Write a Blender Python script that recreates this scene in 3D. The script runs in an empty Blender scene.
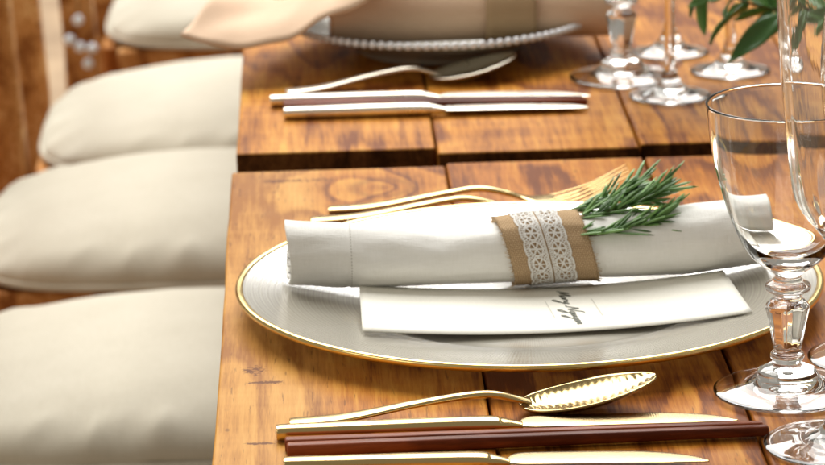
import bpy, math, random
import numpy as np
from mathutils import Vector, Matrix, noise as mnoise

random.seed(7)
SC = bpy.context.scene
COL = SC.collection
T = 0.75                      # height of the table tops above the floor

# ------------------------------------------------------------------ camera
cam_d = bpy.data.cameras.new('camera')
cam = bpy.data.objects.new('camera', cam_d); COL.objects.link(cam)
PITCH, YAW, ROLL = 0.27016, 0.02909, -0.02406
fwd = Vector((math.sin(YAW)*math.cos(PITCH), math.cos(YAW)*math.cos(PITCH), -math.sin(PITCH)))
rgt = Vector((math.cos(YAW), -math.sin(YAW), 0)); upv = rgt.cross(fwd)
r2 = rgt*math.cos(ROLL) + upv*math.sin(ROLL); u2 = upv*math.cos(ROLL) - rgt*math.sin(ROLL)
M = Matrix((r2, u2, -fwd)).transposed().to_4x4()
M.translation = Vector((-0.11913, -1.84885, T + 0.55701))
cam.matrix_world = M
cam_d.sensor_width = 36; cam_d.lens = 3400/825*36
cam_d.clip_start = 0.1; cam_d.clip_end = 100
cam_d.dof.use_dof = True
cam_d.dof.focus_distance = 1.75
cam_d.dof.aperture_fstop = (cam_d.lens/1000)/0.0085
SC.camera = cam

# ------------------------------------------------------------------ light
W = bpy.data.worlds.new('World'); SC.world = W; W.use_nodes = True
bg = W.node_tree.nodes['Background']
bg.inputs[0].default_value = (1.0, 0.93, 0.80, 1); bg.inputs[1].default_value = 0.30

def area(name, loc, target, sx, sy, power, col):
    l = bpy.data.lights.new(name, 'AREA'); l.shape = 'RECTANGLE'; l.size = sx; l.size_y = sy
    l.energy = power; l.color = col
    o = bpy.data.objects.new(name, l); COL.objects.link(o); o.location = loc
    o.rotation_euler = (Vector(target)-Vector(loc)).to_track_quat('-Z', 'Y').to_euler()
    return o
area('window_light', (-0.7, 7.0, 5.8), (0, 0.3, T), 7.0, 4.2, 590, (1.0, 0.985, 0.95))
area('skylight', (-0.6, 3.6, 6.4), (-0.2, 0.6, T), 6.0, 4.2, 590, (1.0, 0.985, 0.95))
area('side_fill_light', (-3.6, -1.8, 2.6), (0, 0.3, T), 2.4, 2.0, 28, (1.0, 0.93, 0.80))  # unseen soft lamp added as fill for faces turned to the camera
SC.view_settings.view_transform = 'Standard'
SC.view_settings.look = 'None'
SC.view_settings.exposure = 0.0
SC.view_settings.gamma = 1.0
try: SC.view_settings.use_curve_mapping = False
except Exception: pass
SC.cycles.max_bounces = 14; SC.cycles.transmission_bounces = 12; SC.cycles.glossy_bounces = 6
SC.cycles.transparent_max_bounces = 12
SC.cycles.use_denoising = True
SC.cycles.sample_clamp_indirect = 12.0

# ------------------------------------------------------------------ node helpers
class NT:
    def __init__(s, name):
        s.m = bpy.data.materials.new(name); s.m.use_nodes = True
        s.t = s.m.node_tree; s.b = s.t.nodes['Principled BSDF']; s.o = s.t.nodes['Material Output']
    def n(s, typ, **kw):
        x = s.t.nodes.new(typ)
        for k, v in kw.items():
            if k.startswith('i_'):
                k2 = k[2:]; x.inputs[int(k2) if k2.isdigit() else k2.replace('_', ' ')].default_value = v
            else: setattr(x, k, v)
        return x
    def l(s, a, b): s.t.links.new(a, b)
    def math(s, op, a, b=None, c=None):
        x = s.t.nodes.new('ShaderNodeMath'); x.operation = op
        for i, v in enumerate((a, b, c)):
            if v is None: continue
            if isinstance(v, (int, float)): x.inputs[i].default_value = v
            else: s.l(v, x.inputs[i])
        return x.outputs[0]
    def ramp(s, fac, stops, interp='LINEAR'):
        r = s.t.nodes.new('ShaderNodeValToRGB'); s.l(fac, r.inputs[0]); r.color_ramp.interpolation = interp
        e = r.color_ramp.elements
        while len(e) < len(stops): e.new(0.5)
        for el, (p, c) in zip(e, stops):
            el.position = p; el.color = (*c, 1) if len(c) == 3 else c
        return r.outputs[0]
    def mix(s, fac, a, b, mode='MIX'):
        x = s.t.nodes.new('ShaderNodeMixRGB'); x.blend_type = mode
        for i, v in ((0, fac), (1, a), (2, b)):
            if isinstance(v, (int, float)): x.inputs[i].default_value = v
            elif isinstance(v, tuple): x.inputs[i].default_value = (*v, 1)
            else: s.l(v, x.inputs[i])
        return x.outputs[0]
    def bump(s, h, strength=0.3, dist=0.001, normal=None):
        x = s.t.nodes.new('ShaderNodeBump'); x.inputs['Strength'].default_value = strength
        x.inputs['Distance'].default_value = dist; s.l(h, x.inputs['Height'])
        if normal is not None: s.l(normal, x.inputs['Normal'])
        s.l(x.outputs[0], s.b.inputs['Normal']); return x.outputs[0]
    def set(s, **kw):
        for k, v in kw.items():
            k = k.replace('_', ' ')
            i = s.b.inputs[k]
            i.default_value = (*v, 1) if isinstance(v, tuple) and len(v) == 3 and i.type == 'RGBA' else v
        return s

def mapped(nt, out, scale, loc=None):
    mp = nt.n('ShaderNodeMapping'); nt.l(out, mp.inputs[0]); mp.inputs['Scale'].default_value = scale
    if loc is not None: nt.l(loc, mp.inputs['Location'])
    return mp.outputs[0]

def wood_mat(name, dark, mid, light, rings=9.0, sap=None, rough=0.46, knots=(), cracks=(), spec=0.07):
    """plank grain running along object Y; the contour lines of a stretched noise make cathedrals and eyes"""
    nt = NT(name)
    tc = nt.n('ShaderNodeTexCoord'); oi = nt.n('ShaderNodeObjectInfo')
    off = nt.n('ShaderNodeCombineXYZ')
    for i, k in ((0, 7.3), (1, 13.7), (2, 31.1)):
        nt.l(nt.math('MULTIPLY', oi.outputs['Random'], k), off.inputs[i])
    obj = tc.outputs['Object']
    base = mapped(nt, obj, (9.0, 1.9, 6.0), off.outputs[0])
    n1 = nt.n('ShaderNodeTexNoise', i_Scale=1.0, i_Detail=2.0, i_Roughness=0.45); nt.l(base, n1.inputs['Vector'])
    r = nt.math('MULTIPLY', n1.outputs[0], rings)
    wob = nt.n('ShaderNodeTexNoise', i_Scale=1.0, i_Detail=3.0); nt.l(mapped(nt, obj, (60, 14, 30), off.outputs[0]), wob.inputs['Vector'])
    r = nt.math('ADD', r, nt.math('MULTIPLY', wob.outputs[0], 0.35))
    sp3 = nt.n('ShaderNodeSeparateXYZ'); nt.l(obj, sp3.inputs[0])
    def ell(kx, ky, rx, ry, wv=0.0):
        dx = nt.math('DIVIDE', nt.math('SUBTRACT', sp3.outputs[0], kx), rx); dy = nt.math('DIVIDE', nt.math('SUBTRACT', sp3.outputs[1], ky), ry)
        d = nt.math('SQRT', nt.math('ADD', nt.math('MULTIPLY', dx, dx), nt.math('MULTIPLY', dy, dy)))
        if wv > 1:
            hf = nt.n('ShaderNodeTexNoise', i_Scale=330.0, i_Detail=5.0, i_Roughness=0.7); nt.l(obj, hf.inputs['Vector'])
            d = nt.math('ADD', d, nt.math('MULTIPLY', nt.math('SUBTRACT', hf.outputs[0], 0.5), 3.2))
        return nt.math('ADD', d, nt.math('MULTIPLY', nt.math('SUBTRACT', wob.outputs[0], 0.5), wv)) if wv else d
    kd = [ell(*k, 0.5) for k in knots]
    for d in kd:
        r = nt.math('ADD', r, nt.math('MULTIPLY', nt.math('POWER', 2.718, nt.math('MULTIPLY', d, -0.55)), 2.6))
    fr = nt.math('FRACT', r)
    ringc = nt.ramp(fr, [(0.0, (0.25,)*3), (0.55, (0.5,)*3), (0.86, (0.92,)*3), (1.0, (0.25,)*3)])
    fib = nt.n('ShaderNodeTexNoise', i_Scale=1.0, i_Detail=6.0, i_Roughness=0.7); nt.l(mapped(nt, obj, (190, 9, 120), off.outputs[0]), fib.inputs['Vector'])
    blot = nt.n('ShaderNodeTexNoise', i_Scale=1.0, i_Detail=3.0); nt.l(mapped(nt, obj, (16, 9, 9), off.outputs[0]), blot.inputs['Vector'])
    # faint cross-grain figure
    fig = nt.n('ShaderNodeTexNoise', i_Scale=1.0, i_Detail=2.0); nt.l(mapped(nt, obj, (5, 55, 5), off.outputs[0]), fig.inputs['Vector'])
    v = nt.math('ADD', nt.math('MULTIPLY', ringc, 0.42), nt.math('MULTIPLY', fib.outputs[0], 0.42))
    fin = nt.n('ShaderNodeTexNoise', i_Scale=1.0, i_Detail=5.0, i_Roughness=0.65); nt.l(mapped(nt, obj, (620, 26, 300), off.outputs[0]), fin.inputs['Vector'])
    v = nt.math('ADD', v, nt.math('MULTIPLY', nt.math('SUBTRACT', fib.outputs[0], 0.5), 0.40))
    v = nt.math('ADD', v, nt.math('MULTIPLY', nt.math('SUBTRACT', fin.outputs[0], 0.5), 0.48))
    v = nt.math('ADD', v, nt.math('MULTIPLY', blot.outputs[0], 0.52))
    v = nt.math('ADD', v, nt.math('MULTIPLY', fig.outputs[0], 0.24))
    col = nt.ramp(v, [(0.50, light), (0.74, mid), (0.98, dark)])
    if sap:
        x0, x1, sc = sap
        sx = nt.n('ShaderNodeSeparateXYZ'); nt.l(obj, sx.inputs[0])
        w2 = nt.n('ShaderNodeTexNoise', i_Scale=1.0, i_Detail=2.0); nt.l(mapped(nt, obj, (20, 4, 9)), w2.inputs['Vector'])
        xx = nt.math('ADD', sx.outputs[0], nt.math('MULTIPLY', nt.math('SUBTRACT', w2.outputs[0], 0.5), 0.02))
        mr = nt.n('ShaderNodeMapRange'); nt.l(xx, mr.inputs[0]); mr.inputs[1].default_value = x0; mr.inputs[2].default_value = x1
        mr.inputs[3].default_value = 1; mr.inputs[4].default_value = 0
        sapc = nt.ramp(v, [(0.42, sc[0]), (0.72, sc[1]), (1.0, sc[2])])
        col = nt.mix(mr.outputs[0], col, sapc)
    for d in kd:
        m_ = nt.ramp(nt.math('MULTIPLY', d, 0.5), [(0.0, (0.25,)*3), (0.30, (0.05,)*3), (0.46, (0.42,)*3), (0.66, (0.0,)*3)])
        col = nt.mix(m_, col, tuple(0.6*c for c in dark))
    for c_ in cracks:
        d = ell(*c_, 1.6); m_ = nt.ramp(nt.math('MULTIPLY', d, 0.5), [(0.22, (0.9,)*3), (0.36, (0,)*3)])
        col = nt.mix(m_, col, tuple(0.7*c for c in dark))
    # knots
    vo = nt.n('ShaderNodeTexVoronoi', i_Scale=1.0, i_Randomness=1.0); vo.feature = 'F1'
    nt.l(mapped(nt, obj, (13, 5.2, 0.001), off.outputs[0]), vo.inputs['Vector'])
    kn = nt.ramp(nt.math('ADD', vo.outputs['Distance'], nt.math('MULTIPLY', wob.outputs[0], 0.07)), [(0.075, (1,)*3), (0.13, (0,)*3)])
    col = nt.mix(nt.math('MULTIPLY', kn, 0.75), col, tuple(0.45*c for c in dark))
    pn_ = nt.n('ShaderNodeTexNoise', i_Scale=1.0, i_Detail=3.0); nt.l(mapped(nt, obj, (520, 40, 200), off.outputs[0]), pn_.inputs['Vector'])
    pore = nt.ramp(pn_.outputs[0], [(0.63, (0,)*3), (0.70, (1,)*3)])
    col = nt.mix(nt.math('MULTIPLY', pore, 0.5), col, tuple(0.5*c for c in dark))
    # pin specks and short cracks
    vs = nt.n('ShaderNodeTexVoronoi', i_Scale=1.0); nt.l(mapped(nt, obj, (70, 34, 0.001), off.outputs[0]), vs.inputs['Vector'])
    sp = nt.ramp(vs.outputs['Distance'], [(0.05, (1,)*3), (0.11, (0,)*3)])
    gate = nt.ramp(blot.outputs[0], [(0.50, (0,)*3), (0.60, (1,)*3)])
    col = nt.mix(nt.math('MULTIPLY', nt.math('MULTIPLY', sp, gate), 0.7), col, tuple(0.3*c for c in dark))
    nt.l(col, nt.b.inputs['Base Color'])
    rr = nt.math('ADD', rough, nt.math('MULTIPLY', nt.math('SUBTRACT', blot.outputs[0], 0.5), 0.35)); nt.l(rr, nt.b.inputs['Roughness'])
    h = nt.math('ADD', nt.math('ADD', nt.math('MULTIPLY', fib.outputs[0], 0.8), nt.math('MULTIPLY', fin.outputs[0], 0.7)), nt.math('MULTIPLY', ringc, -0.5))
    h = nt.math('SUBTRACT', h, nt.math('MULTIPLY', nt.math('ADD', sp, kn), 0.3))
    nt.bump(h, 0.22, 0.0010)
    nt.set(Specular_IOR_Level=spec)
    return nt.m

def simple(name, col, rough=0.5, **kw):
    nt = NT(name); nt.set(Base_Color=col, Roughness=rough, **kw)
    return nt
MAT = {}
SAP = ((0.62, 0.35, 0.095), (0.52, 0.25, 0.055), (0.30, 0.115, 0.02))
MAT['wood_edge'] = wood_mat('board wood with sapwood', (0.16, 0.042, 0.005), (0.42, 0.15, 0.018), (0.58, 0.28, 0.045), 7, (-0.025, -0.005, SAP),
    knots=[(0.0285, 0.586, 0.020, 0.022)], cracks=[(-0.047, 0.086, 0.013, 0.004), (-0.054, 0.208, 0.010, 0.010), (-0.045, 0.186, 0.016, 0.003), (-0.03, 0.61, 0.03, 0.006)])
MAT['wood'] = wood_mat('board wood', (0.15, 0.038, 0.005), (0.40, 0.135, 0.016), (0.56, 0.25, 0.038), 8)
MAT['wood_far'] = wood_mat('far board wood', (0.17, 0.045, 0.006), (0.46, 0.175, 0.022), (0.64, 0.32, 0.055), 8)
MAT['end_grain_shade'] = wood_mat('end grain with painted shade', (0.03, 0.011, 0.003), (0.085, 0.030, 0.008), (0.15, 0.06, 0.016), 8, rough=0.7)  # shade on the plank end faces, painted in as darker wood
MAT['chair_wood'] = wood_mat('chair wood', (0.25, 0.09, 0.025), (0.55, 0.25, 0.08), (0.78, 0.48, 0.22), 6, spec=0.03)
MAT['under_wood'] = wood_mat('dark frame wood', (0.03, 0.012, 0.005), (0.08, 0.03, 0.012), (0.13, 0.05, 0.02), 6)
MAT['stick'] = wood_mat('chopstick wood', (0.09, 0.017, 0.005), (0.20, 0.043, 0.012), (0.28, 0.07, 0.022), 4, rough=0.45, spec=0.16)

nt = NT('floor'); tc = nt.n('ShaderNodeTexCoord'); n = nt.n('ShaderNodeTexNoise', i_Scale=9.0, i_Detail=5.0); nt.l(tc.outputs['Object'], n.inputs['Vector'])
nt.l(nt.ramp(n.outputs[0], [(0.3, (0.24, 0.16, 0.095)), (0.7, (0.40, 0.28, 0.17))]), nt.b.inputs['Base Color']); nt.set(Roughness=0.8); MAT['floor'] = nt.m

def linen(name, c1, c2, scale=900, bump=0.25):
    nt = NT(name); tc = nt.n('ShaderNodeTexCoord')
    w1 = nt.n('ShaderNodeTexNoise', i_Scale=1.0, i_Detail=2.0); nt.l(mapped(nt, tc.outputs['Object'], (scale*1.2, scale*0.12, scale*0.12)), w1.inputs['Vector'])
    w2 = nt.n('ShaderNodeTexNoise', i_Scale=1.0, i_Detail=2.0); nt.l(mapped(nt, tc.outputs['Object'], (scale*0.12, scale*1.2, scale*1.2)), w2.inputs['Vector'])
    big = nt.n('ShaderNodeTexNoise', i_Scale=14.0, i_Detail=3.0); nt.l(tc.outputs['Object'], big.inputs['Vector'])
    h = nt.math('ADD', w1.outputs[0], w2.outputs[0])
    f = nt.math('ADD', nt.math('MULTIPLY', h, 0.35), nt.math('MULTIPLY', big.outputs[0], 0.35))
    nt.l(nt.ramp(f, [(0.35, c1), (0.7, c2)]), nt.b.inputs['Base Color'])
    nt.set(Roughness=0.9, Sheen_Weight=0.15, Specular_IOR_Level=0.2)
    nt.bump(h, bump, 0.0006); return nt.m
MAT['cushion'] = linen('cushion linen', (0.57, 0.53, 0.425), (0.66, 0.62, 0.515), 700)
MAT['napkin'] = linen('white napkin cotton', (0.84, 0.83, 0.79), (0.91, 0.90, 0.87), 1000, 0.40)
MAT['peach'] = linen('peach napkin cotton', (0.68, 0.475, 0.325), (0.76, 0.56, 0.40), 1600, 0.15)
MAT['fibre'] = simple('jute fibre', (0.55, 0.40, 0.24), 0.9).m
MAT['stitch'] = simple('grey stitching thread', (0.50, 0.48, 0.44), 0.8).m
MAT['lace'] = linen('white lace', (0.78, 0.76, 0.72), (0.86, 0.85, 0.82), 2500, 0.3)

# burlap with woven bump in UV
nt = NT('burlap'); uv = nt.n('ShaderNodeUVMap')
sx = nt.n('ShaderNodeSeparateXYZ'); nt.l(uv.outputs[0], sx.inputs[0])
jn = nt.n('ShaderNodeTexNoise', i_Scale=260.0, i_Detail=2.0); nt.l(uv.outputs[0], jn.inputs['Vector'])
j = nt.math('MULTIPLY', nt.math('SUBTRACT', jn.outputs[0], 0.5), 1.6)
F = math.pi/0.0011
a = nt.math('SINE', nt.math('ADD', nt.math('MULTIPLY', sx.outputs[0], F), j)); b = nt.math('SINE', nt.math('ADD', nt.math('MULTIPLY', sx.outputs[1], F), j))
wv = nt.math('MULTIPLY', a, b); wh = nt.math('MAXIMUM', nt.math('ABSOLUTE', a), nt.math('ABSOLUTE', b))
fz = nt.n('ShaderNodeTexNoise', i_Scale=1500.0, i_Detail=3.0); nt.l(uv.outputs[0], fz.inputs['Vector'])
f = nt.math('ADD', nt.math('MULTIPLY', wv, 0.10), nt.math('ADD', nt.math('MULTIPLY', nt.math('POWER', wh, 2.0), 0.45), nt.math('MULTIPLY', fz.outputs[0], 0.45)))
nt.l(nt.ramp(f, [(0.12, (0.18, 0.105, 0.05)), (0.5, (0.46, 0.305, 0.165)), (0.85, (0.66, 0.50, 0.33))]), nt.b.inputs['Base Color'])
nt.bump(f, 0.8, 0.0008); nt.set(Roughness=0.95, Specular_IOR_Level=0.1); MAT['burlap'] = nt.m

def metal(name, col, rough, hatch=False):
    nt = NT(name); nt.set(Base_Color=col, Metallic=1.0, Roughness=rough)
    tc = nt.n('ShaderNodeTexCoord')
    n = nt.n('ShaderNodeTexNoise', i_Scale=1.0, i_Detail=3.0); nt.l(mapped(nt, tc.outputs['Object'], (30, 900, 900)), n.inputs['Vector'])
    s = nt.n('ShaderNodeTexNoise', i_Scale=55.0, i_Detail=4.0); nt.l(tc.outputs['Object'], s.inputs['Vector'])
    nt.l(nt.math('ADD', rough-0.09, nt.math('MULTIPLY', s.outputs[0], 0.18)), nt.b.inputs['Roughness'])
    if hatch:
        sx = nt.n('ShaderNodeSeparateXYZ'); nt.l(tc.outputs['Object'], sx.inputs[0])
        p = nt.math('ADD', sx.outputs[0], nt.math('MULTIPLY', sx.outputs[1], 1.0)); q = nt.math('SUBTRACT', sx.outputs[0], nt.math('MULTIPLY', sx.outputs[1], 1.0))
        K = 2*math.pi/0.0026
        h = nt.math('MULTIPLY', nt.math('SINE', nt.math('MULTIPLY', p, K)), nt.math('SINE', nt.math('MULTIPLY', q, K)))
        nt.bump(h, 0.20, 0.0004)
    else: nt.bump(n.outputs[0], 0.05, 0.0004)
    return nt.m
MAT['gold'] = metal('champagne gold', (0.64, 0.47, 0.215), 0.20)
MAT['gold_hatch'] = metal('engraved gold', (0.44, 0.33, 0.16), 0.20, True)
MAT['gold_spoon'] = metal('hammered gold', (0.46, 0.345, 0.16), 0.17)
MAT['gold_rim'] = metal('gold rim', (0.83, 0.62, 0.25), 0.22)
MAT['steel'] = metal('dark polished steel', (0.40, 0.41, 0.43), 0.22)
MAT['silver'] = metal('pale champagne metal', (0.84, 0.78, 0.66), 0.30)

def glass(name, col=(0.985, 0.99, 0.985), rough=0.0, ior=1.5):
    nt = NT(name); nt.set(Base_Color=col, Roughness=rough, Transmission_Weight=1.0, IOR=ior); return nt.m
MAT['glass'] = glass('clear glass')
MAT['glass_beads'] = glass('pressed glass beads', (0.97, 0.98, 0.99), 0.05)

# charger plate: milky glass with a fine ribbed underside pattern
nt = NT('ribbed charger glass'); tc = nt.n('ShaderNodeTexCoord'); sx = nt.n('ShaderNodeSeparateXYZ'); nt.l(tc.outputs['Object'], sx.inputs[0])
rad = nt.math('SQRT', nt.math('ADD', nt.math('MULTIPLY', sx.outputs[0], sx.outputs[0]), nt.math('MULTIPLY', sx.outputs[1], sx.outputs[1])))
ang = nt.math('ARCTAN2', sx.outputs[1], sx.outputs[0])
s1 = nt.math('SINE', nt.math('ADD', nt.math('MULTIPLY', rad, 2*math.pi/0.0034), nt.math('MULTIPLY', ang, 230.0)))
s2 = nt.math('SINE', nt.math('SUBTRACT', nt.math('MULTIPLY', rad, 2*math.pi/0.0034), nt.math('MULTIPLY', ang, 230.0)))
rings = nt.math('SINE', nt.math('MULTIPLY', rad, 2*math.pi/0.0028))
pat = nt.math('ADD', nt.math('MULTIPLY', nt.math('MULTIPLY', s1, s2), 0.7), nt.math('MULTIPLY', rings, 0.3))
fac = nt.math('ADD', 0.5, nt.math('MULTIPLY', pat, 0.5))
nt.l(nt.ramp(fac, [(0.0, (0.42, 0.39, 0.31)), (1.0, (0.68, 0.64, 0.54))]), nt.b.inputs['Base Color'])
nt.set(Roughness=0.14, Transmission_Weight=0.60, IOR=1.5, Specular_IOR_Level=0.5)
nt.bump(pat, 0.07, 0.0005); MAT['charger'] = nt.m

nt = NT('grey pressed glass'); nt.set(Base_Color=(0.42, 0.41, 0.35), Roughness=0.2, Transmission_Weight=0.12); MAT['far_plate'] = nt.m
nt = NT('card paper'); tc = nt.n('ShaderNodeTexCoord'); n = nt.n('ShaderNodeTexNoise', i_Scale=700.0, i_Detail=3.0); nt.l(tc.outputs['Object'], n.inputs['Vector'])
nt.l(nt.ramp(n.outputs[0], [(0.3, (0.80, 0.775, 0.69)), (0.7, (0.86, 0.835, 0.75))]), nt.b.inputs['Base Color']); nt.set(Roughness=0.75); nt.bump(n.outputs[0], 0.1, 0.0003); MAT['paper'] = nt.m
MAT['ink'] = simple('dark green ink', (0.085, 0.09, 0.065), 0.6).m
MAT['ink_pale'] = simple('pale ink', (0.42, 0.40, 0.34), 0.7).m
def leafm(name, a, b):
    nt = NT(name); oi = nt.n('ShaderNodeObjectInfo'); tc = nt.n('ShaderNodeTexCoord')
    n = nt.n('ShaderNodeTexNoise', i_Scale=120.0, i_Detail=2.0); nt.l(tc.outputs['Object'], n.inputs['Vector'])
    f = nt.math('ADD', nt.math('MULTIPLY', oi.outputs['Random'], 0.7), nt.math('MULTIPLY', n.outputs[0], 0.3))
    nt.l(nt.ramp(f, [(0.08, a), (0.6, b), (0.98, tuple(min(1.0, c*1.5+0.03) for c in b))]), nt.b.inputs['Base Color']); nt.set(Roughness=0.38, Specular_IOR_Level=0.5); return nt.m
MAT['rosemary'] = leafm('rosemary needle', (0.035, 0.10, 0.018), (0.135, 0.28, 0.065))
MAT['leaf'] = leafm('broad leaf', (0.045, 0.13, 0.026), (0.10, 0.25, 0.055))
MAT['twig'] = simple('twig', (0.10, 0.085, 0.04), 0.7).m

# ------------------------------------------------------------------ mesh helpers
def mesh(name, V, Fc, mat, smooth=True):
    me = bpy.data.meshes.new(name); me.from_pydata([tuple(v) for v in V], [], Fc); me.update()
    if smooth: me.polygons.foreach_set('use_smooth', [True]*len(me.polygons))
    if mat: me.materials.append(MAT[mat])
    return me
def obj(name, me, parent=None, loc=(0, 0, 0), rz=0.0):
    o = bpy.data.objects.new(name, me); COL.objects.link(o); o.location = loc; o.rotation_euler = (0, 0, rz)
    if parent: o.parent = parent
    return o
def thing(name, label, cat, loc=(0, 0, 0), rz=0.0, group=None):
    o = bpy.data.objects.new(name, None); COL.objects.link(o); o.empty_display_size = 0.02
    o.location = loc; o.rotation_euler = (0, 0, rz)
    return tag(o, label, cat, group)
def tag(o, label, cat, group=None):
    o['label'] = label; o['category'] = cat
    if group: o['group'] = group
    return o
def dup(root, loc, rz, label, group=None):
    r = root.copy(); COL.objects.link(r); r.location = loc; r.rotation_euler = (0, 0, rz); r['label'] = label
    if group: r['group'] = group
    for ch in list(root.children):
        c = ch.copy(); COL.objects.link(c); c.parent = r
        for g in list(ch.children):
            d = g.copy(); COL.objects.link(d); d.parent = c
    return r
def box(x0, x1, y0, y1, z0, z1):
    V = [(x, y, z) for z in (z0, z1) for y in (y0, y1) for x in (x0, x1)]
    return V, [(0, 2, 3, 1), (4, 5, 7, 6), (0, 1, 5, 4), (2, 6, 7, 3), (0, 4, 6, 2), (1, 3, 7, 5)]
def bevel(o, w, seg=2):
    m = o.modifiers.new('bevel', 'BEVEL'); m.width = w; m.segments = seg; m.limit_method = 'ANGLE'
    return o
def rings_mesh(rings, caps=True):
    n = len(rings[0]); V = [p for r in rings for p in r]; Fc = []
    for i in range(len(rings)-1):
        for j in range(n):
            k = (j+1) % n
            Fc.append((i*n+j, i*n+k, (i+1)*n+k, (i+1)*n+j))
    if caps:
        Fc.append(tuple(range(n))[::-1]); Fc.append(tuple((len(rings)-1)*n+j for j in range(n)))
    return V, Fc
def lathe(prof, seg=72, facet=None, ripple=None):
    """prof: list of (r, z) from axis to axis; closed at both ends where r=0"""
    V, Fc, idx = [], [], []
    for (r, z) in prof:
        if r < 1e-6:
            idx.append([len(V)]); V.append((0, 0, z)); continue
        row = []
        for j in range(seg):
            a = 2*math.pi*j/seg; rr = r
            if facet and facet[0] <= z <= facet[1]:
                n = facet[2]; w = (a+math.pi/n) % (2*math.pi/n) - math.pi/n
                rr = r*math.cos(math.pi/n)/math.cos(w)
            if ripple and z > ripple[0]: rr *= 1+ripple[2]*math.cos(ripple[1]*a)*min(1, (z-ripple[0])/0.02)*max(0.0, 1-(z-ripple[0])/0.13)
            row.append(len(V)); V.append((rr*math.cos(a), rr*math.sin(a), z))
        idx.append(row)
    for A, B in zip(idx[:-1], idx[1:]):
        for j in range(seg):
            k = (j+1) % seg
            if len(A) == 1 and len(B) == 1: continue
            if len(A) == 1: Fc.append((A[0], B[k], B[j]))
            elif len(B) == 1: Fc.append((A[j], A[k], B[0]))
            else: Fc.append((A[j], A[k], B[k], B[j]))
    return V, Fc
def cr(pts, n):
    """Catmull-Rom through points, n samples per span"""
    P = [Vector(p) for p in pts]; P = [2*P[0]-P[1]] + P + [2*P[-1]-P[-2]]; out = []
    for i in range(1, len(P)-2):
        for k in range(n):
            t = k/n
            out.append(0.5*((2*P[i]) + (P[i+1]-P[i-1])*t + (2*P[i-1]-5*P[i]+4*P[i+1]-P[i+2])*t*t + (3*P[i]-P[i-1]-3*P[i+1]+P[i+2])*t**3))
    out.append(P[-2]); return out
def smooth_prof(prof, n=4):
    return [(max(0.0, p.x), p.y) for p in cr([(r, z, 0) for r, z in prof], n)]
def tube(path, rad, seg=8):
    P = [Vector(p) for p in path]; rings = []
    for i, p in enumerate(P):
        t = (P[min(i+1, len(P)-1)]-P[max(i-1, 0)]).normalized()
        u = t.cross(Vector((0, 0, 1)));  u = u.normalized() if u.length > 1e-4 else Vector((1, 0, 0)); v = u.cross(t)
        r = rad[i] if isinstance(rad, (list, tuple)) else rad
        rings.append([p + (u*math.cos(2*math.pi*j/seg) + v*math.sin(2*math.pi*j/seg))*r for j in range(seg)])
    return rings_mesh(rings)
def lerp_tab(x, tab):
    xs = [t[0] for t in tab]
    return [float(np.interp(x, xs, [t[k] for t in tab])) for k in range(1, len(tab[0]))]
def loft_x(tab, n=60, seg=20, power=2.5):
    """bar along x: tab rows = (x, half_width, centre_z, half_thickness, centre_y)"""
    sp = cr([(t[0], t[1], t[2]) for t in tab], max(2, n//len(tab))); sp2 = cr([(t[0], t[3], t[4]) for t in tab], max(2, n//len(tab)))
    rings = []
    for a, b in zip(sp, sp2):
        ring = []
        for j in range(seg):
            th = 2*math.pi*j/seg; c, s = math.cos(th), math.sin(th)
            cy = math.copysign(abs(c)**(2/power), c); cz = math.copysign(abs(s)**(2/power), s)
            ring.append(Vector((a.x, b.z + max(a.y, 2e-4)*cy, a.z + max(b.y, 1.5e-4)*cz)))
        rings.append(ring)
    return rings_mesh(rings)

# ------------------------------------------------------------------ floor
fl = obj('floor', mesh('floor', [(-6, -4, 0), (6, -4, 0), (6, 9, 0), (-6, 9, 0)], [(0, 1, 2, 3)], 'floor')); fl['kind'] = 'structure'

# ------------------------------------------------------------------ tables
def table(name, label, xs, y0, y1, ends0, ends1, edge_mat, mat):
    t = thing(name, label, 'table', (0, 0, 0), 0, 'two plank tables set end to end')
    for i in range(len(xs)-1):
        g = 0.0006; w = (xs[i+1]-xs[i])
        a0, a1 = y0+ends0[i], y1+ends1[i]
        N = 24; cx = (xs[i]+xs[i+1])/2; drop = [0, 0.0012, 0.0004, 0.0010, 0.0002, 0.0009][i % 6]
        rings = []
        for k in range(N+1):
            y = a0+(a1-a0)*k/N
            e = [0.0004*mnoise.noise((y*9, i*3.1+s*5, 2.2)) for s in (0, 1)]
            hl, hr = -w/2+g+e[0], w/2-g+e[1]
            if i == 0: hl -= 0.0012*mnoise.noise((y*14, 9.1, 0.3))
            up = -drop + 0.0004*mnoise.noise((y*6, i*7.7, 0.5))
            rings.append([Vector((hl, y-(a0+a1)/2, up)), Vector((hl, y-(a0+a1)/2, -0.042)), Vector((hr, y-(a0+a1)/2, -0.042)), Vector((hr, y-(a0+a1)/2, up))])
        V, Fc = rings_mesh(rings)
        o = obj('plank', mesh('plank', V, Fc, edge_mat if i == 0 else mat, False), t, (cx, (a0+a1)/2, T))
        o.data.materials.append(MAT['end_grain_shade'])
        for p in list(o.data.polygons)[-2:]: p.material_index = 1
        bevel(o, 0.0018, 3)
    X0, X1 = xs[0]+0.05, xs[-1]-0.05
    for (a, b, c, d) in ((X0, X1, y0+0.06, y0+0.085), (X0, X1, y1-0.085, y1-0.06), (X0, X0+0.025, y0+0.086, y1-0.086), (X1-0.025, X1, y0+0.086, y1-0.086)):
        V, Fc = box(a, b, c, d, T-0.13, T-0.045); obj('apron_rail', mesh('apron_rail', V, Fc, 'under_wood', False), t)
    for x in (X0+0.03, X1-0.09):
        for y in (y0+0.09, y1-0.15):
            V, Fc = box(x, x+0.06, y, y+0.06, 0.0, T-0.046); obj('leg', mesh('leg', V, Fc, 'under_wood', False), t)
    return t
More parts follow.
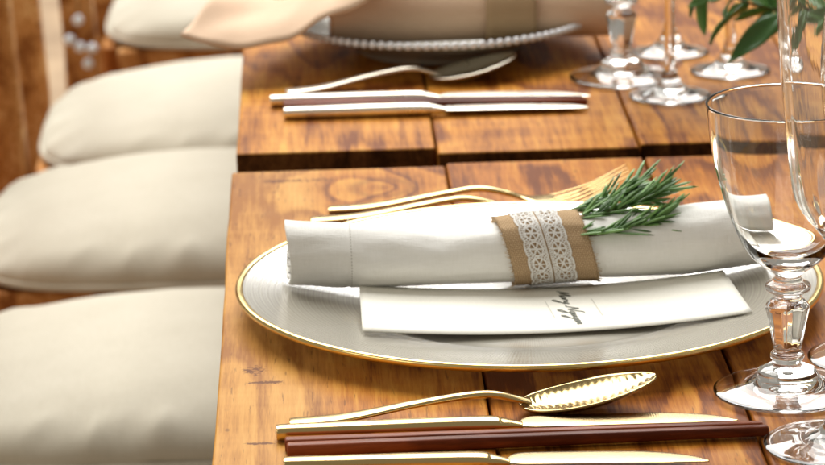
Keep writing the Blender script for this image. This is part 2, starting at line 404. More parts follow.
table('plank_table', 'orange brown plank table carrying the white napkin setting in front', [-0.175, -0.033, 0.099, 0.232, 0.366, 0.50, 0.63], -0.95, 0.326,
      [0]*6, [-0.002, 0.010, 0.006, 0.004, -0.003, 0.002], 'wood_edge', 'wood')
table('plank_table', 'blurred plank table behind the gap carrying the peach napkin setting', [-0.172, -0.037, 0.100, 0.235, 0.368, 0.50, 0.63], 0.370, 1.75,
      [0.004, -0.006, -0.002, 0.003, -0.003, 0.002], [0]*6, 'wood_far', 'wood_far')

# ------------------------------------------------------------------ chairs
def make_chair(label):
    """origin on the floor under the near left corner of the seat; +x points under the table, +y away from the camera"""
    t = thing('dining_chair', label, 'chair', (0, 0, 0), 0, 'chairs along the left side of the table')
    D, Wd, ZS = 0.405, 0.375, 0.452                  # depth x, width y, cushion underside
    NU, NV = 180, 34; rings = []
    def plan(u, rho):
        c, s = math.cos(u), math.sin(u); p = 3.6
        k = (abs(c)**p + abs(s)**p)**(-1/p)
        return c*k*rho*D/2, s*k*rho*Wd/2
    for v in range(NV+1):
        f = v/NV
        if f < 0.10: rho = 0.90+0.085*(f/0.10); z = 0.008*(f/0.10)
        else:
            ph = (f-0.10)/0.90*math.pi/2; rho = 0.985*math.cos(ph)**0.70 + 0.03*math.sin(2*ph)*math.cos(ph) if f < 1 else 0.0
            z = 0.008 + 0.060*math.sin(ph)**1.05
        row = []
        for i in range(NU):
            u = 2*math.pi*i/NU; x, y = plan(u, max(rho, 0.004))
            if f > 0.10: zz = 0.008 + (z-0.008)*(1-0.42*abs(2*x/D)**2.2)*(1-0.12*abs(2*y/Wd)**2)
            else: zz = z
            w = math.exp(-((rho-0.93)/0.085)**2)
            wr = mnoise.noise((u*7.0, 1.7, rho*1.5))*0.6 + max(0, mnoise.noise((u*16.0, 4.7, rho*2)))*0.9
            row.append(Vector((x, y, zz + w*wr*0.008*(1 if f > 0.10 else 0) + 0.004*mnoise.noise((x*7, y*7, 3)) + 0.0012*mnoise.noise((x*26, y*26, 8)))))
        rings.append(row)
    V, Fc = rings_mesh(rings)
    cu = obj('cushion', mesh('cushion', V, Fc, 'cushion'), t, (D/2, Wd/2, ZS))
    pth = [Vector((*plan(2*math.pi*i/120, 0.985), 0.0070)) for i in range(120)]
    rg = []
    for i, p in enumerate(pth):
        tn = (pth[(i+1) % 120]-pth[i-1]).normalized(); u_ = tn.cross(Vector((0, 0, 1)))
        rg.append([p + (u_*math.cos(a)+Vector((0, 0, 1))*math.sin(a))*0.0036 for a in [2*math.pi*j/8 for j in range(8)]])
    rg.append(rg[0]); V, Fc = rings_mesh(rg, False)
    obj('piping', mesh('piping', V, Fc, 'cushion'), cu)
    def bx(nm, *a, bw=0.004):
        V, Fc = box(*a); cx, cy, cz = (a[0]+a[1])/2, (a[2]+a[3])/2, (a[4]+a[5])/2
        V = [(v[0]-cx, v[1]-cy, v[2]-cz) for v in V]
        return bevel(obj(nm, mesh(nm, V, Fc, 'chair_wood', False), t, (cx, cy, cz)), bw)
    bx('seat_rail', 0.02, D-0.02, 0.022, 0.047, 0.40, 0.452); bx('seat_rail', 0.02, D-0.02, Wd-0.047, Wd-0.022, 0.40, 0.452)
    bx('seat_rail', 0.0, 0.02, 0.05, Wd-0.05, 0.40, 0.452); bx('seat_rail', D-0.02, D, 0.05, Wd-0.05, 0.40, 0.452)
    V, Fc = box(0.021, D-0.021, 0.048, Wd-0.048, 0.435, 0.4595); obj('seat_board', mesh('seat_board', V, Fc, 'under_wood', False), t)
    for y in (0.012, Wd-0.047): bx('leg', D-0.035, D-0.001, y, y+0.034, 0.0, 0.399)
    for y in (-0.004, Wd-0.036):       # rear posts lean back above the seat
        rings = [[Vector((x+dx, y+dy, z)) for dx, dy in ((-0.019, 0), (0.019, 0), (0.019, 0.040), (-0.019, 0.040))]
                 for x, z in ((-0.035, 0.0), (-0.021, 0.25), (-0.021, 0.46), (-0.035, 0.70), (-0.07, 0.95))]
        V, Fc = rings_mesh(rings); bevel(obj('back_post', mesh('back_post', V, Fc, 'chair_wood', False), t), 0.006)
    for z, h in ((0.68, 0.03), (0.90, 0.06)):
        x = -0.034 if z < 0.7 else -0.064
        bx('back_rail', x-0.010, x+0.010, 0.0365, Wd-0.0365, z, z+h)
    for k in range(4):
        y = 0.075+k*0.081
        rings = [[Vector((x+dx, y+dy, z)) for dx, dy in ((-0.007, 0), (0.007, 0), (0.007, 0.030), (-0.007, 0.030))] for x, z in ((-0.034, 0.711), (-0.064, 0.899))]
        V, Fc = rings_mesh(rings); obj('back_slat', mesh('back_slat', V, Fc, 'chair_wood', False), t)
    return t
ch = make_chair('cream cushioned chair nearest the camera, beside the gold knives at the bottom left')
ch.location = (-0.445, 0.573, 0)
dup(ch, (-0.440, 1.055, 0), 0.0, 'second cream cushioned chair from the front, beside the gap between the tables')
dup(ch, (-0.404, 1.462, 0), 0.01, 'third cream cushioned chair from the front, its brown back posts in view')
dup(ch, (-0.368, 2.055, 0), -0.01, 'farthest cream cushioned chair, mostly cut off by the top of the picture')

# ------------------------------------------------------------------ charger plate
def plate_z(r):      # top surface of the charger
    return lerp_tab(r, [(0, 0.0045), (0.092, 0.0048), (0.105, 0.0062), (0.120, 0.0090), (0.140, 0.0123), (0.158, 0.0150), (0.168, 0.0160)])[0]
top = [(0, 0.0045), (0.05, 0.0045), (0.092, 0.0048), (0.105, 0.0062), (0.120, 0.0090), (0.140, 0.0123), (0.158, 0.0150), (0.163, 0.0157)]
bot = [(0.163, 0.0128), (0.158, 0.0120), (0.140, 0.0090), (0.120, 0.0056), (0.105, 0.0026), (0.096, 0.0004), (0.092, 0.0), (0.086, 0.0004), (0.08, 0.0012), (0.0, 0.0012)]
V, Fc = lathe(smooth_prof(top, 4) + bot, 144)
pl = thing('charger_plate', 'large milky glass charger plate with a gold rim under the white napkin', 'plate', (0.0, 0.0, T+0.0002))
obj('plate_body', mesh('plate_body', V, Fc, 'charger'), pl)
V, Fc = lathe([(0.1632, 0.0126), (0.1645, 0.0124), (0.1660, 0.0133), (0.1665, 0.0150), (0.1659, 0.0163), (0.1645, 0.0167), (0.1632, 0.0163), (0.1622, 0.0158), (0.1625, 0.0150), (0.1632, 0.0126)], 160)
obj('gold_rim', mesh('gold_rim', V, Fc, 'gold_rim'), pl)

# ------------------------------------------------------------------ place card
CL, CR_, CF, CB = -0.0962, 0.1180, -0.0825, 0.006
def card_pt(s, t, dz=0.0):      # s along the long side, t from the front edge to the back edge
    xl, xr = CL, CR_ - 0.006*t
    x = xl+(xr-xl)*s; y = (CF + 0.011*s) + (CB+0.006*s-CF-0.011*s)*t
    ze = max(plate_z(math.hypot(CL, CF)), 0.0115)+0.0012
    z = 0.0064 + (ze-0.0064)*abs(2*s-1)**2.0
    return Vector((x, y, T + z + 0.0008 + dz))
V, Fc = [], []
NS, NT_ = 48, 10
for k in range(2):
    for i in range(NS+1):
        for j in range(NT_+1): V.append(card_pt(i/NS, j/NT_, -0.0005*k))
n1 = (NS+1)*(NT_+1)
for i in range(NS):
    for j in range(NT_):
        a = i*(NT_+1)+j; q = (a, a+NT_+1, a+NT_+2, a+1)
        Fc.append(q); Fc.append(tuple(n1+v for v in q[::-1]))
border = [(i*(NT_+1), (i+1)*(NT_+1)) for i in range(NS)] + [(NS*(NT_+1)+j, NS*(NT_+1)+j+1) for j in range(NT_)] + \
         [((i+1)*(NT_+1)+NT_, i*(NT_+1)+NT_) for i in range(NS)] + [(j+1, j) for j in range(NT_)]
for a, b in border: Fc.append((b, a, a+n1, b+n1))
card = tag(obj('place_card', mesh('place_card', V, Fc, 'paper')), 'long cream paper card with a handwritten name lying on the charger plate', 'card')
# brush lettering, in units of x-height; pen strokes as ribbons on the card
GL = {
 'M': ([[(0, 0), (.25, 1.2), (.45, 2.1), (.6, .9), (.75, .3), (1.1, 1.4), (1.4, 2.15), (1.45, .8), (1.6, 0), (1.8, .15)]], 1.75),
 'a': ([[(.75, .85), (.4, 1.0), (.1, .55), (.2, .05), (.5, .15), (.75, .85), (.75, .2), (.95, 0.1)]], 0.95),
 'r': ([[(.0, .1), (.2, .9), (.3, 1.1), (.4, .85), (.7, .9), (.7, .3), (.9, .1)]], 0.85),
 'y': ([[(.05, .95), (.15, .25), (.45, .2), (.75, .95), (.6, -.3), (.3, -1.4), (.0, -1.9), (-.1, -1.2), (.5, -.4), (1.0, .2)]], 1.0),
 'N': ([[(-.3, .2), (.1, 0), (.35, 1.2), (.5, 2.2), (.8, 1.2), (1.15, .0), (1.4, 1.2), (1.6, 2.5), (2.1, 2.75)]], 1.7),
 'g': ([[(.75, .85), (.4, 1.0), (.1, .55), (.25, .1), (.55, .2), (.75, .9), (.65, -.4), (.4, -1.5), (.05, -2.0), (-.1, -1.3), (.5, -.4), (1.0, .2)]], 1.0),
 'u': ([[(.0, .2), (.15, .95), (.15, .3), (.4, .05), (.7, .9), (.72, .2), (.95, .1)]], 0.92),
 'e': ([[(.0, .2), (.45, .5), (.5, .95), (.2, .9), (.15, .3), (.4, .0), (.8, .25)]], 0.75),
 'n': ([[(.0, .1), (.1, .95), (.15, .1), (.45, .95), (.65, .8), (.68, .15), (1.1, .2)]], 1.05),
}
CX, CY, XH = 0.0185, 0.0, 0.0030
def ink_ribbon(pts, w, pen):
    V, Fc = [], []
    P = cr([(p[0], p[1], 0) for p in pts], 6)
    for i, p in enumerate(P):
        tn = (P[min(i+1, len(P)-1)]-P[max(i-1, 0)]); tn = tn.normalized() if tn.length > 1e-6 else Vector((1, 0, 0))
        nrm = Vector((-tn.y, tn.x, 0)); ww = w*(0.55+0.75*abs(tn.y)) if pen else w
        for s in (-1, 1): V.append(p+nrm*ww*s)
    for i in range(len(P)-1): Fc.append((2*i, 2*i+1, 2*i+3, 2*i+2))
    return V, Fc
def to_card(p):      # text runs towards the viewer, its top towards +x
    X, Y = p.x, p.y
    x = CX + 0.0012*0 + Y*XH + X*0.00035; y = CY - X*XH*1.85
    s = (x-CL)/(CR_-CL); t = (y-(CF+0.011*s))/(CB+0.006*s-CF-0.011*s)
    return card_pt(s, t, 0.00025)
adv = 0.0; LV, LF = [], []
for chh in 'Mary Nguyen':
    if chh == ' ': adv += 0.75; continue
    st, a_ = GL[chh]
    for s in st:
        V, Fc = ink_ribbon([(x+y*0.22+adv, y) for x, y in s], 0.088, True)
        b0 = len(LV); LV += [to_card(p) for p in V]; LF += [tuple(b0+v for v in f_) for f_ in Fc]
    adv += a_
TXTLEN = adv
obj('lettering', mesh('lettering', LV, LF, 'ink', False), card)
for yy in (-3.3, 5.6):
    V, Fc = ink_ribbon([(3.2, yy), (6.0, yy), (9.2, yy)], 0.055, False)
    obj('printed_rule', mesh('printed_rule', [to_card(p) for p in V], Fc, 'ink_pale', False), card)

# ------------------------------------------------------------------ rolled napkins
def roll_sec(x, L):
    """scale of the roll along its length, 0..L"""
    f = x/L
    return lerp_tab(f, [(0, 0.99, 1.0), (0.10, 1.0, 1.0), (0.20, 0.99, 0.97), (0.32, 0.97, 0.88), (0.42, 0.97, 0.93), (0.50, 0.98, 0.97), (0.60, 0.98, 0.96), (0.72, 1.03, 1.0), (0.86, 1.07, 1.06), (1.0, 1.07, 1.05)])
NAP_L, NAP_A, NAP_B = 0.274, 0.0225, 0.0198
NAP_O = Vector((-0.1365, 0.0165, 0)); NAP_R = math.radians(2.4)
def nap_pt(x, th, k=1.0, off=0.0):
    """point of the roll's skin: x along it, th = angle (0 = towards the back, pi/2 = up)"""
    sa, sb = roll_sec(x, NAP_L)
    r = math.hypot(*(0,)*2)
    wx, wy = NAP_O.x + x*math.cos(NAP_R), NAP_O.y + x*math.sin(NAP_R)
    base = plate_z(min(0.168, math.hypot(wx, wy)))
    base = 0.6*base + 0.4*0.0085 + 0.0012
    a, b = NAP_A*sa*k+off, NAP_B*sb*k+off
    wr = 1 + 0.055*mnoise.noise((x*19, math.cos(th)*1.4, math.sin(th)*1.4)) + 0.034*mnoise.noise((x*42, math.cos(th)*2.6, math.sin(th)*2.6+4)) + 0.045*math.exp(-((x-0.150)/0.045)**2)*mnoise.noise((x*9, math.cos(th)*4.5, math.sin(th)*4.5+9))*min(1.0, abs(x-0.148)/0.03)
    c, s = math.cos(th), math.sin(th)
    s2 = s if s > 0 else s*(0.92)
    y = a*c*wr; z = NAP_B*sb + b*s2*wr
    return Vector((NAP_O.x + x*math.cos(NAP_R) - y*math.sin(NAP_R), NAP_O.y + x*math.sin(NAP_R) + y*math.cos(NAP_R), T + base + z))
NX, NTH, TURNS = 200, 96, 3
V, Fc = [], []
tot = NTH*TURNS
for i in range(NX+1):
    x = NAP_L*i/NX
    hem = 1.0 - 0.03*math.exp(-((x-0.034)/0.0016)**2)
    for j in range(tot+1):
        th = -1.9 + 2*math.pi*j/NTH
        k = (0.46 + 0.54*j/tot)
        xe = x
        if i == 0: xe = x + (0.004 if j < NTH else 0.0016 if j < 2*NTH else 0.0) + 0.0010*math.sin(th*2+1)
        V.append(nap_pt(xe, th, k*(hem if j > 2*NTH else 1)))
for i in range(NX):
    for j in range(tot):
        a = i*(tot+1)+j; Fc.append((a, a+1, a+tot+2, a+tot+1))
nk = tag(obj('rolled_napkin', mesh('rolled_napkin', V, Fc, 'napkin')), 'rolled white cotton napkin lying across the gold rimmed charger plate', 'napkin')
md = nk.modifiers.new('cloth', 'SOLIDIFY'); md.thickness = 0.0016; md.offset = -1

V, Fc = [], []
for k in range(46):
    th0 = math.pi*0.25 + k*0.0019/0.0205*1.0
    b0 = len(V)
    for th_ in (th0, th0+0.055):
        for dx in (-0.0003, 0.0003): V.append(nap_pt(0.0355+dx, th_, 1.0, 0.0003))
    Fc.append((b0, b0+1, b0+3, b0+2))
obj('stitching', mesh('stitching', V, Fc, 'stitch'), nk)

# burlap band with lace
BX0, BX1 = 0.1235, 0.1675
def band_pt(u, th, off):       # u in metres across the band from its left edge
    slant = -0.0048*math.sin(th) - 0.002*math.cos(th)
    x = BX0 + u + slant
    return nap_pt(max(0.0, min(NAP_L, x)), th, 1.0, off)
def band_mesh(name, u0, u1, off0, off1, nu, nth, mat):
    rings = []
    V, Fc, UV = [], [], []
    me = None
    for j in range(nth+1):
        th = 2*math.pi*j/nth - 1.6
        for i in range(nu+1):
            u = u0+(u1-u0)*i/nu + (0.0005*mnoise.noise((th*9, i*9.0, 1)) if i in (0, nu) else 0)
            V.append(band_pt(u, th, off1))
    for j in range(nth):
        for i in range(nu):
            a = j*(nu+1)+i; Fc.append((a, a+1, a+nu+2, a+nu+1))
    me = mesh(name, V, Fc, mat)
    uvl = me.uv_layers.new(name='UVMap')
    for p in me.polygons:
        for li in p.loop_indices:
            vi = me.loops[li].vertex_index; j, i = divmod(vi, nu+1)
            uvl.data[li].uv = (u0+(u1-u0)*i/nu, 0.127*j/nth)
    return me
band = tag(obj('napkin_band', band_mesh('napkin_band', 0, BX1-BX0+0.004, 0, 0.0022, 24, 140, 'burlap')), 'brown burlap band with white lace wrapped around the white napkin', 'napkin ring')
md = band.modifiers.new('thick', 'SOLIDIFY'); md.thickness = 0.0014; md.offset = 1
V, Fc = [], []; rf = random.Random(5)
for k in range(150):
    e = rf.choice((0, 1)); th = rf.uniform(0.15*math.pi, 1.45*math.pi); u0 = 0.0 if e == 0 else BX1-BX0+0.004
    Lf = rf.uniform(0.0006, 0.0026)*(-1 if e == 0 else 1); dt = rf.uniform(-0.06, 0.06)
    pts = [band_pt(u0-0.3*Lf, th, 0.0022), band_pt(u0+0.4*Lf, th+dt*0.4, 0.0024), band_pt(u0+Lf, th+dt, 0.0022+rf.uniform(0, 0.0008))]
    v_, f_ = tube(pts, [0.00016, 0.00014, 0.00008], 4); b0 = len(V); V += v_; Fc += [tuple(b0+q for q in f) for f in f_]
fr_ = obj('frayed_threads', mesh('frayed_threads', V, Fc, 'fibre'), band); fr_['kind'] = 'stuff'
def lace_fn(u, v):   # centimetres, u from the lace's middle line
    au = abs(u); P = 0.86; ph = 0.0 if u > 0 else 0.0
    vv = (v/P+ph) % 1.0*P - P/2
    edge = 1.20 + 0.13*math.sqrt(max(0.0, 1-(vv/(P/2))**2))
    if au > edge or au < 0.045: return False
    if au < 0.20: return not (0.11 < au < 0.14 and (v*9) % 1 < 0.45)
    if au > edge-0.10: return True
    if au > edge-0.2: return (v*8.5) % 1 > 0.42
    du, dv = au-0.66, vv; d = math.hypot(du, dv)
    if d < 0.07: return True
    if d < 0.33:
        an = math.atan2(dv, du); s = (an/(2*math.pi)*6) % 1.0
        w = min(s, 1-s)*2*math.pi/6*d
        return w < 0.045 or (d < 0.11)
    if d < 0.42: return True
    return (abs(((au*1.0+v)*5.2) % 1-0.5) > 0.30) or (abs(((au*1.0-v)*5.2) % 1-0.5) > 0.30)
V, Fc, ids = [], [], {}
C = 0.00024; UC = (BX1-BX0)/2+0.0005; nu = int(0.028/C); nv = int(0.086/C)
def lv(i, j):
    k = (i, j)
    if k not in ids:
        u = UC-0.014+i*C; th = math.pi*0.30 + (j*C)/0.0205
        ids[k] = len(V); V.append(band_pt(u, th, 0.0027+0.0002*math.sin(i*1.1)*math.sin(j*1.1)))
    return ids[k]
for i in range(nu):
    for j in range(nv):
        if lace_fn((i*C-0.014)*100, j*C*100): Fc.append((lv(i, j), lv(i+1, j), lv(i+1, j+1), lv(i, j+1)))
lace = obj('lace', mesh('lace', V, Fc, 'lace'), band)

# rosemary sprig tucked under the band
rs = thing('rosemary_sprig', 'green rosemary sprig tucked into the burlap band on the white napkin', 'herb sprig', (0.0255, 0.020, T+0.044))
nd = []
for k, (x, w, z) in enumerate([(0, 0.0005, 0), (0.15, 0.0010, 0.0004), (0.5, 0.0013, 0.0012), (0.85, 0.0009, 0.0012), (1.0, 0.0002, 0.0008)]):
    nd.append([Vector((x, w*math.cos(a), z*1.2/10 + w*0.55*math.sin(a))) for a in [2*math.pi*j/6 for j in range(6)]])
V, Fc = rings_mesh(nd); needle = mesh('leaf', V, Fc, 'rosemary')
stems = [[(0, 0, 0), (0.02, 0.004, 0.002), (0.038, 0.008, 0.006), (0.052, 0.012, 0.012)],
         [(-0.005, -0.012, -0.006), (0.015, -0.012, -0.006), (0.034, -0.008, -0.004), (0.050, -0.004, -0.001)],
         [(-0.005, 0.010, 0.002), (0.012, 0.014, 0.002), (0.026, 0.020, 0.006), (0.040, 0.028, 0.010)]]
rnd = random.Random(3)
for st in stems:
    P = cr(st, 10); V, Fc = tube(P, [0.0011*(1-0.5*i/len(P)) for i in range(len(P))], 6)
    obj('stem', mesh('stem', V, Fc, 'twig'), rs)
    for i in range(2, len(P)):
        tn = (P[min(i+1, len(P)-1)]-P[i-1]).normalized()
        for q in range((2 + i % 2) if i < len(P)-3 else 4):
            an = rnd.uniform(0, 2*math.pi); u = tn.cross(Vector((0, 0, 1))).normalized(); v = u.cross(tn)
            d = (tn*rnd.uniform(0.85, 1.25) + (u*math.cos(an)+v*math.sin(an))*rnd.uniform(0.35, 0.75)).normalized()
            if d.z < -0.25: d.z *= -0.5
            Ln = rnd.uniform(0.014, 0.026)
            o = obj('leaf', needle, rs, P[i]); q_ = d.to_track_quat('X', 'Z'); o.rotation_mode = 'QUATERNION'; o.rotation_quaternion = q_
            o.scale = (Ln, rnd.uniform(0.75, 1.2), rnd.uniform(0.8, 1.3))

# ------------------------------------------------------------------ cutlery
def knife(label, loc, rz, mats=('gold', 'gold_hatch'), group=None, L=0.232):
    k = L/0.232
    t = thing('table_knife', label, 'knife', loc, rz, group)
    V, Fc = loft_x([(0, 0.0028, 0.0042, 0.0028, 0), (0.0012, 0.0048, 0.0042, 0.0038, 0), (0.03*k, 0.0052, 0.0042, 0.0040, 0), (0.07*k, 0.0054, 0.0044, 0.0041, 0), (0.105*k, 0.0056, 0.0044, 0.0039, 0),
                    (0.113*k, 0.0050, 0.0040, 0.0030, 0), (0.119*k, 0.0036, 0.0036, 0.0020, 0), (0.123*k, 0.0030, 0.0034, 0.0012, 0)], 100, 24, 3)
    obj('handle', mesh('handle', V, Fc, mats[0]), t)
    V, Fc = loft_x([(0.1205*k, 0.0030, 0.0034, 0.0009, 0.0), (0.126*k, 0.0078, 0.0033, 0.0009, 0.0042), (0.14*k, 0.0090, 0.0032, 0.0009, 0.0050), (0.19*k, 0.0088, 0.0028, 0.0008, 0.0048), (0.212*k, 0.0070, 0.0024, 0.0007, 0.0034),
                    (0.225*k, 0.0040, 0.0022, 0.0006, 0.0010), (L, 0.0006, 0.0021, 0.0005, -0.0018)], 90, 20, 2.2)
    obj('blade', mesh('blade', V, Fc, mats[1]), t)
    return t
knife('gold table knife with an engraved blade lying between the spoon and the chopsticks', (-0.1415, -0.2235, T+0.0003), 0.012)
knife('gold table knife at the bottom edge of the picture in front of the chopsticks', (-0.138, -0.2735, T+0.0003), -0.035, L=0.207)

def chopstick(label, p0, p1, w0, w1, group):
    p0, p1 = Vector(p0), Vector(p1); L = (p1-p0).length
    rings = []
    for f in (0, 0.004, 0.3, 0.7, 0.996, 1.0):
        w = w0+(w1-w0)*f; w *= 0.86 if f in (0, 1.0) else 1
        ring = []
        for j in range(16):
            a = 2*math.pi*j/16; c, s = math.cos(a), math.sin(a)
            ring.append(Vector((math.copysign(abs(c)**0.45, c)*w, f*L - L/2, w0 + math.copysign(abs(s)**0.45, s)*w - (w0-w)*f*0.9)))
        rings.append(ring)
    V, Fc = rings_mesh(rings); m = (p0+p1)/2; d = p1-p0
    return tag(obj('chopstick', mesh('chopstick', V, Fc, 'stick'), None, (m.x, m.y, m.z), math.atan2(d.y, d.x)-math.pi/2), label, 'chopstick', group)
chopstick('dark red wooden chopstick beside the engraved gold knife, the rear one of the pair', (-0.1385, -0.2405, T+0.0003), (0.1015, -0.2340, T+0.0003), 0.0035, 0.0025, 'chopsticks in front of the charger plate')
chopstick('dark red wooden chopstick, the front one of the near pair', (-0.1375, -0.2496, T+0.0003), (0.1035, -0.2408, T+0.0003), 0.0036, 0.0026, 'chopsticks in front of the charger plate')

def spoon(label, loc, rz, mat='gold', L=0.197, hammered=True, group=None):
    t = thing('table_spoon', label, 'spoon', loc, rz, group)
    k = L/0.197; hb = 0.124*k
    V, Fc = loft_x([(0, 0.0040, 0.0020, 0.0008, 0), (0.0015, 0.0062, 0.0021, 0.0013, 0), (0.03*k, 0.0055, 0.0032, 0.0015, 0), (0.065*k, 0.0040, 0.0080, 0.0017, 0), (0.092*k, 0.0030, 0.0108, 0.0019, 0),
                    (0.108*k, 0.0028, 0.0110, 0.0019, 0), (0.120*k, 0.0032, 0.0082, 0.0017, 0), (0.129*k, 0.0045, 0.0060, 0.0012, 0)], 110, 18, 2.4)
    obj('handle', mesh('handle', V, Fc, mat), t)
    NSS, NTT = 110, 36; V, Fc = [], []
    LB = L-hb
    for i in range(NSS+1):
        s = i/NSS; x = hb + LB*s
        w = 0.0205*(math.sin(math.pi*min(1, (s*0.985+0.015))**0.86))**0.52 if 0 < s < 1 else 0.0016
        w = max(w, 0.0016)
        rim = 0.0070 + 0.0115*s**1.25
        dep = 0.0066*math.sin(math.pi*min(1, 0.06+0.90*s)**0.9)**0.8
        for j in range(NTT+1):
            tt = -1+2*j/NTT; y = w*tt
            z = rim - dep*(1-abs(tt)**2.3)*min(1, w/0.012)
            if hammered and 0.03 < s < 0.97 and abs(tt) < 0.86:
                z += 0.00026*math.sin(s*LB/0.0036*2*math.pi + 2.4*tt + 1.2*mnoise.noise((s*9, tt*2, 1)))*(0.35+0.65*math.cos(tt*7.5+0.4+2.0*mnoise.noise((s*7, 3.1, tt))))*(1-abs(tt)/0.86)**0.35
            V.append((x, y, z))
    for i in range(NSS):
        for j in range(NTT):
            a = i*(NTT+1)+j; Fc.append((a, a+NTT+1, a+NTT+2, a+1))
    zmin = min(v[2] for v in V)
    V = [(x, y, z-zmin+0.0012) for x, y, z in V]
    o = obj('bowl', mesh('bowl', V, Fc, 'gold_spoon' if hammered else mat), t); md = o.modifiers.new('thick', 'SOLIDIFY'); md.thickness = 0.0012; md.offset = -1
    return t
spoon('gold table spoon with a hammered bowl lying closest to the charger plate', (-0.1350, -0.2020, T+0.0003), 0.075, L=0.188)

def fork(label, loc, rz, mat='gold', group=None):
    t = thing('dinner_fork', label, 'fork', loc, rz, group)
    V, Fc = loft_x([(0, 0.0035, 0.0018, 0.0010, 0), (0.0015, 0.0060, 0.0020, 0.0014, 0), (0.03, 0.0056, 0.0030, 0.0016, 0), (0.075, 0.0040, 0.0095, 0.0018, 0), (0.095, 0.0032, 0.0112, 0.0019, 0),
                    (0.112, 0.0030, 0.0075, 0.0018, 0), (0.122, 0.0050, 0.0042, 0.0014, 0), (0.131, 0.0100, 0.0024, 0.0010, 0), (0.142, 0.0115, 0.0026, 0.0010, 0)], 110, 18, 2.4)
    obj('handle', mesh('handle', V, Fc, mat), t)
    for q in range(4):
        y0 = (q-1.5)*0.0076
        V, Fc = loft_x([(0.1405, 0.0018, 0.0026, 0.0007, y0*0.9), (0.146, 0.0010, 0.0032, 0.0005, y0), (0.165, 0.0008, 0.0085, 0.0005, y0*1.02), (0.180, 0.0007, 0.0155, 0.0004, y0*1.04), (0.189, 0.0004, 0.0200, 0.0003, y0*1.05)], 40, 10, 2.2)
        obj('tine', mesh('tine', V, Fc, mat), t)
    return t
GF = 'forks behind the charger plate'
fork('gold dinner fork behind the charger plate, nearer to the gap between the tables', (-0.1105, 0.2150, T+0.0003), 0.035, group=GF)
fork('gold dinner fork close behind the charger plate, half hidden by the rim', (-0.1215, 0.1905, T+0.0003), 0.05, group=GF)

# ------------------------------------------------------------------ glasses
GOB = 0.1545
def goblet_mesh(seg=96):
    outer = smooth_prof([(0.0, 0.0040), (0.012, 0.0036), (0.026, 0.0012), (0.0350, 0.0), (0.0377, 0.0003), (0.0383, 0.0011), (0.0374, 0.0020), (0.030, 0.0030), (0.0215, 0.0050), (0.0168, 0.0088), (0.0150, 0.0122)], 5)
    outer += smooth_prof([(0.0118, 0.0136), (0.0080, 0.0146), (0.0074, 0.0160), (0.0082, 0.0178), (0.0090, 0.0196), (0.0084, 0.0214), (0.0071, 0.0226)], 4)
    outer += [(0.0072, 0.0236), (0.0082, 0.0290), (0.0097, 0.0370), (0.0114, 0.0446), (0.0116, 0.0458)]
    outer += smooth_prof([(0.0112, 0.0474), (0.0094, 0.0494), (0.0074, 0.0508), (0.0070, 0.0524), (0.0082, 0.0538), (0.0112, 0.0552), (0.0120, 0.0570), (0.0112, 0.0588), (0.0084, 0.0604), (0.0068, 0.0622), (0.0072, 0.0640),
                          (0.0100, 0.0662), (0.0160, 0.0704), (0.0212, 0.0762), (0.0256, 0.0842), (0.0300, 0.0950), (0.0342, 0.1080), (0.0378, 0.1220), (0.0404, 0.1370), (0.0420, 0.1500), (0.0424, GOB)], 4)
    outer += [(0.0421, GOB+0.0005), (0.0415, GOB+0.0003)]
    inner = smooth_prof([(0.0411, GOB-0.0004), (0.0407, 0.1500), (0.0391, 0.1370), (0.0365, 0.1220), (0.0329, 0.1080), (0.0286, 0.0950), (0.0240, 0.0850), (0.0190, 0.0780), (0.0125, 0.0735), (0.006, 0.0718), (0.0, 0.0714)], 4)
    V, Fc = lathe(outer+inner, seg, (0.0234, 0.0460, 8))
    me = mesh('goblet', V, Fc, 'glass'); return me
def wine_mesh(h=0.205, rb=0.034, rf=0.034, stem=0.095, seg=72, flute=False):
    o = smooth_prof([(0, 0.0035), (rf*0.35, 0.0031), (rf*0.7, 0.0010), (rf*0.92, 0.0), (rf*0.985, 0.0003), (rf, 0.0010), (rf*0.98, 0.0018), (rf*0.7, 0.0034), (0.012, 0.0072), (0.0062, 0.0150), (0.0042, 0.0240), (0.0036, 0.045), (0.0038, stem-0.02), (0.0048, stem-0.008), (0.0085, stem)], 4)
    if flute:
        prof = [(0.0130, stem+0.006), (0.0186, stem+0.013), (0.0232, stem+0.022), (0.0257, stem+0.036), (0.0282, stem+0.060), (0.0308, stem+0.090), (0.0334, h)]
    else:
        prof = [(0.0170, stem+0.008), (0.0250, stem+0.019), (rb*0.92, stem+0.034), (rb, stem+0.052), (rb*0.98, stem+0.07), (rb*0.90, stem+0.09), (rb*0.84, h)]
    o += smooth_prof(prof, 5)
    w = 0.0011; r_, z_ = prof[-1]
    o += [(r_-0.0003, h+0.0004), (r_-w+0.0002, h+0.0003)]
    i = smooth_prof([(r-w*(1+0.6*(1-k/len(prof))), z) for k, (r, z) in list(enumerate(prof))[::-1]] + [(0.006, stem+0.0060), (0, stem+0.0050)], 5)
    V, Fc = lathe(o+i, seg, None, (stem, 14, 0.014) if flute else None); return mesh('wine_glass', V, Fc, 'glass')
gm = goblet_mesh(); GG = 'cut stem goblets'
tag(obj('goblet', gm, None, (0.1227, -0.1725, T+0.0004), 0.2), 'clear glass goblet with a knobbed facet stem standing beside the gold rimmed plate', 'glass', GG)
tag(obj('goblet', gm, None, (0.1067, 0.5654, T+0.0004), 0.5), 'blurred knob stemmed goblet on the far table', 'glass', GG)
fm = wine_mesh(0.245, 0.032, 0.0375, 0.106, 96, True)
tag(obj('champagne_flute', fm, None, (0.1365, -0.2600, T+0.0004)), 'tall clear flute cut off by the right edge, in front of the goblet', 'glass')
wm = wine_mesh(0.19, 0.033, 0.036, 0.10)
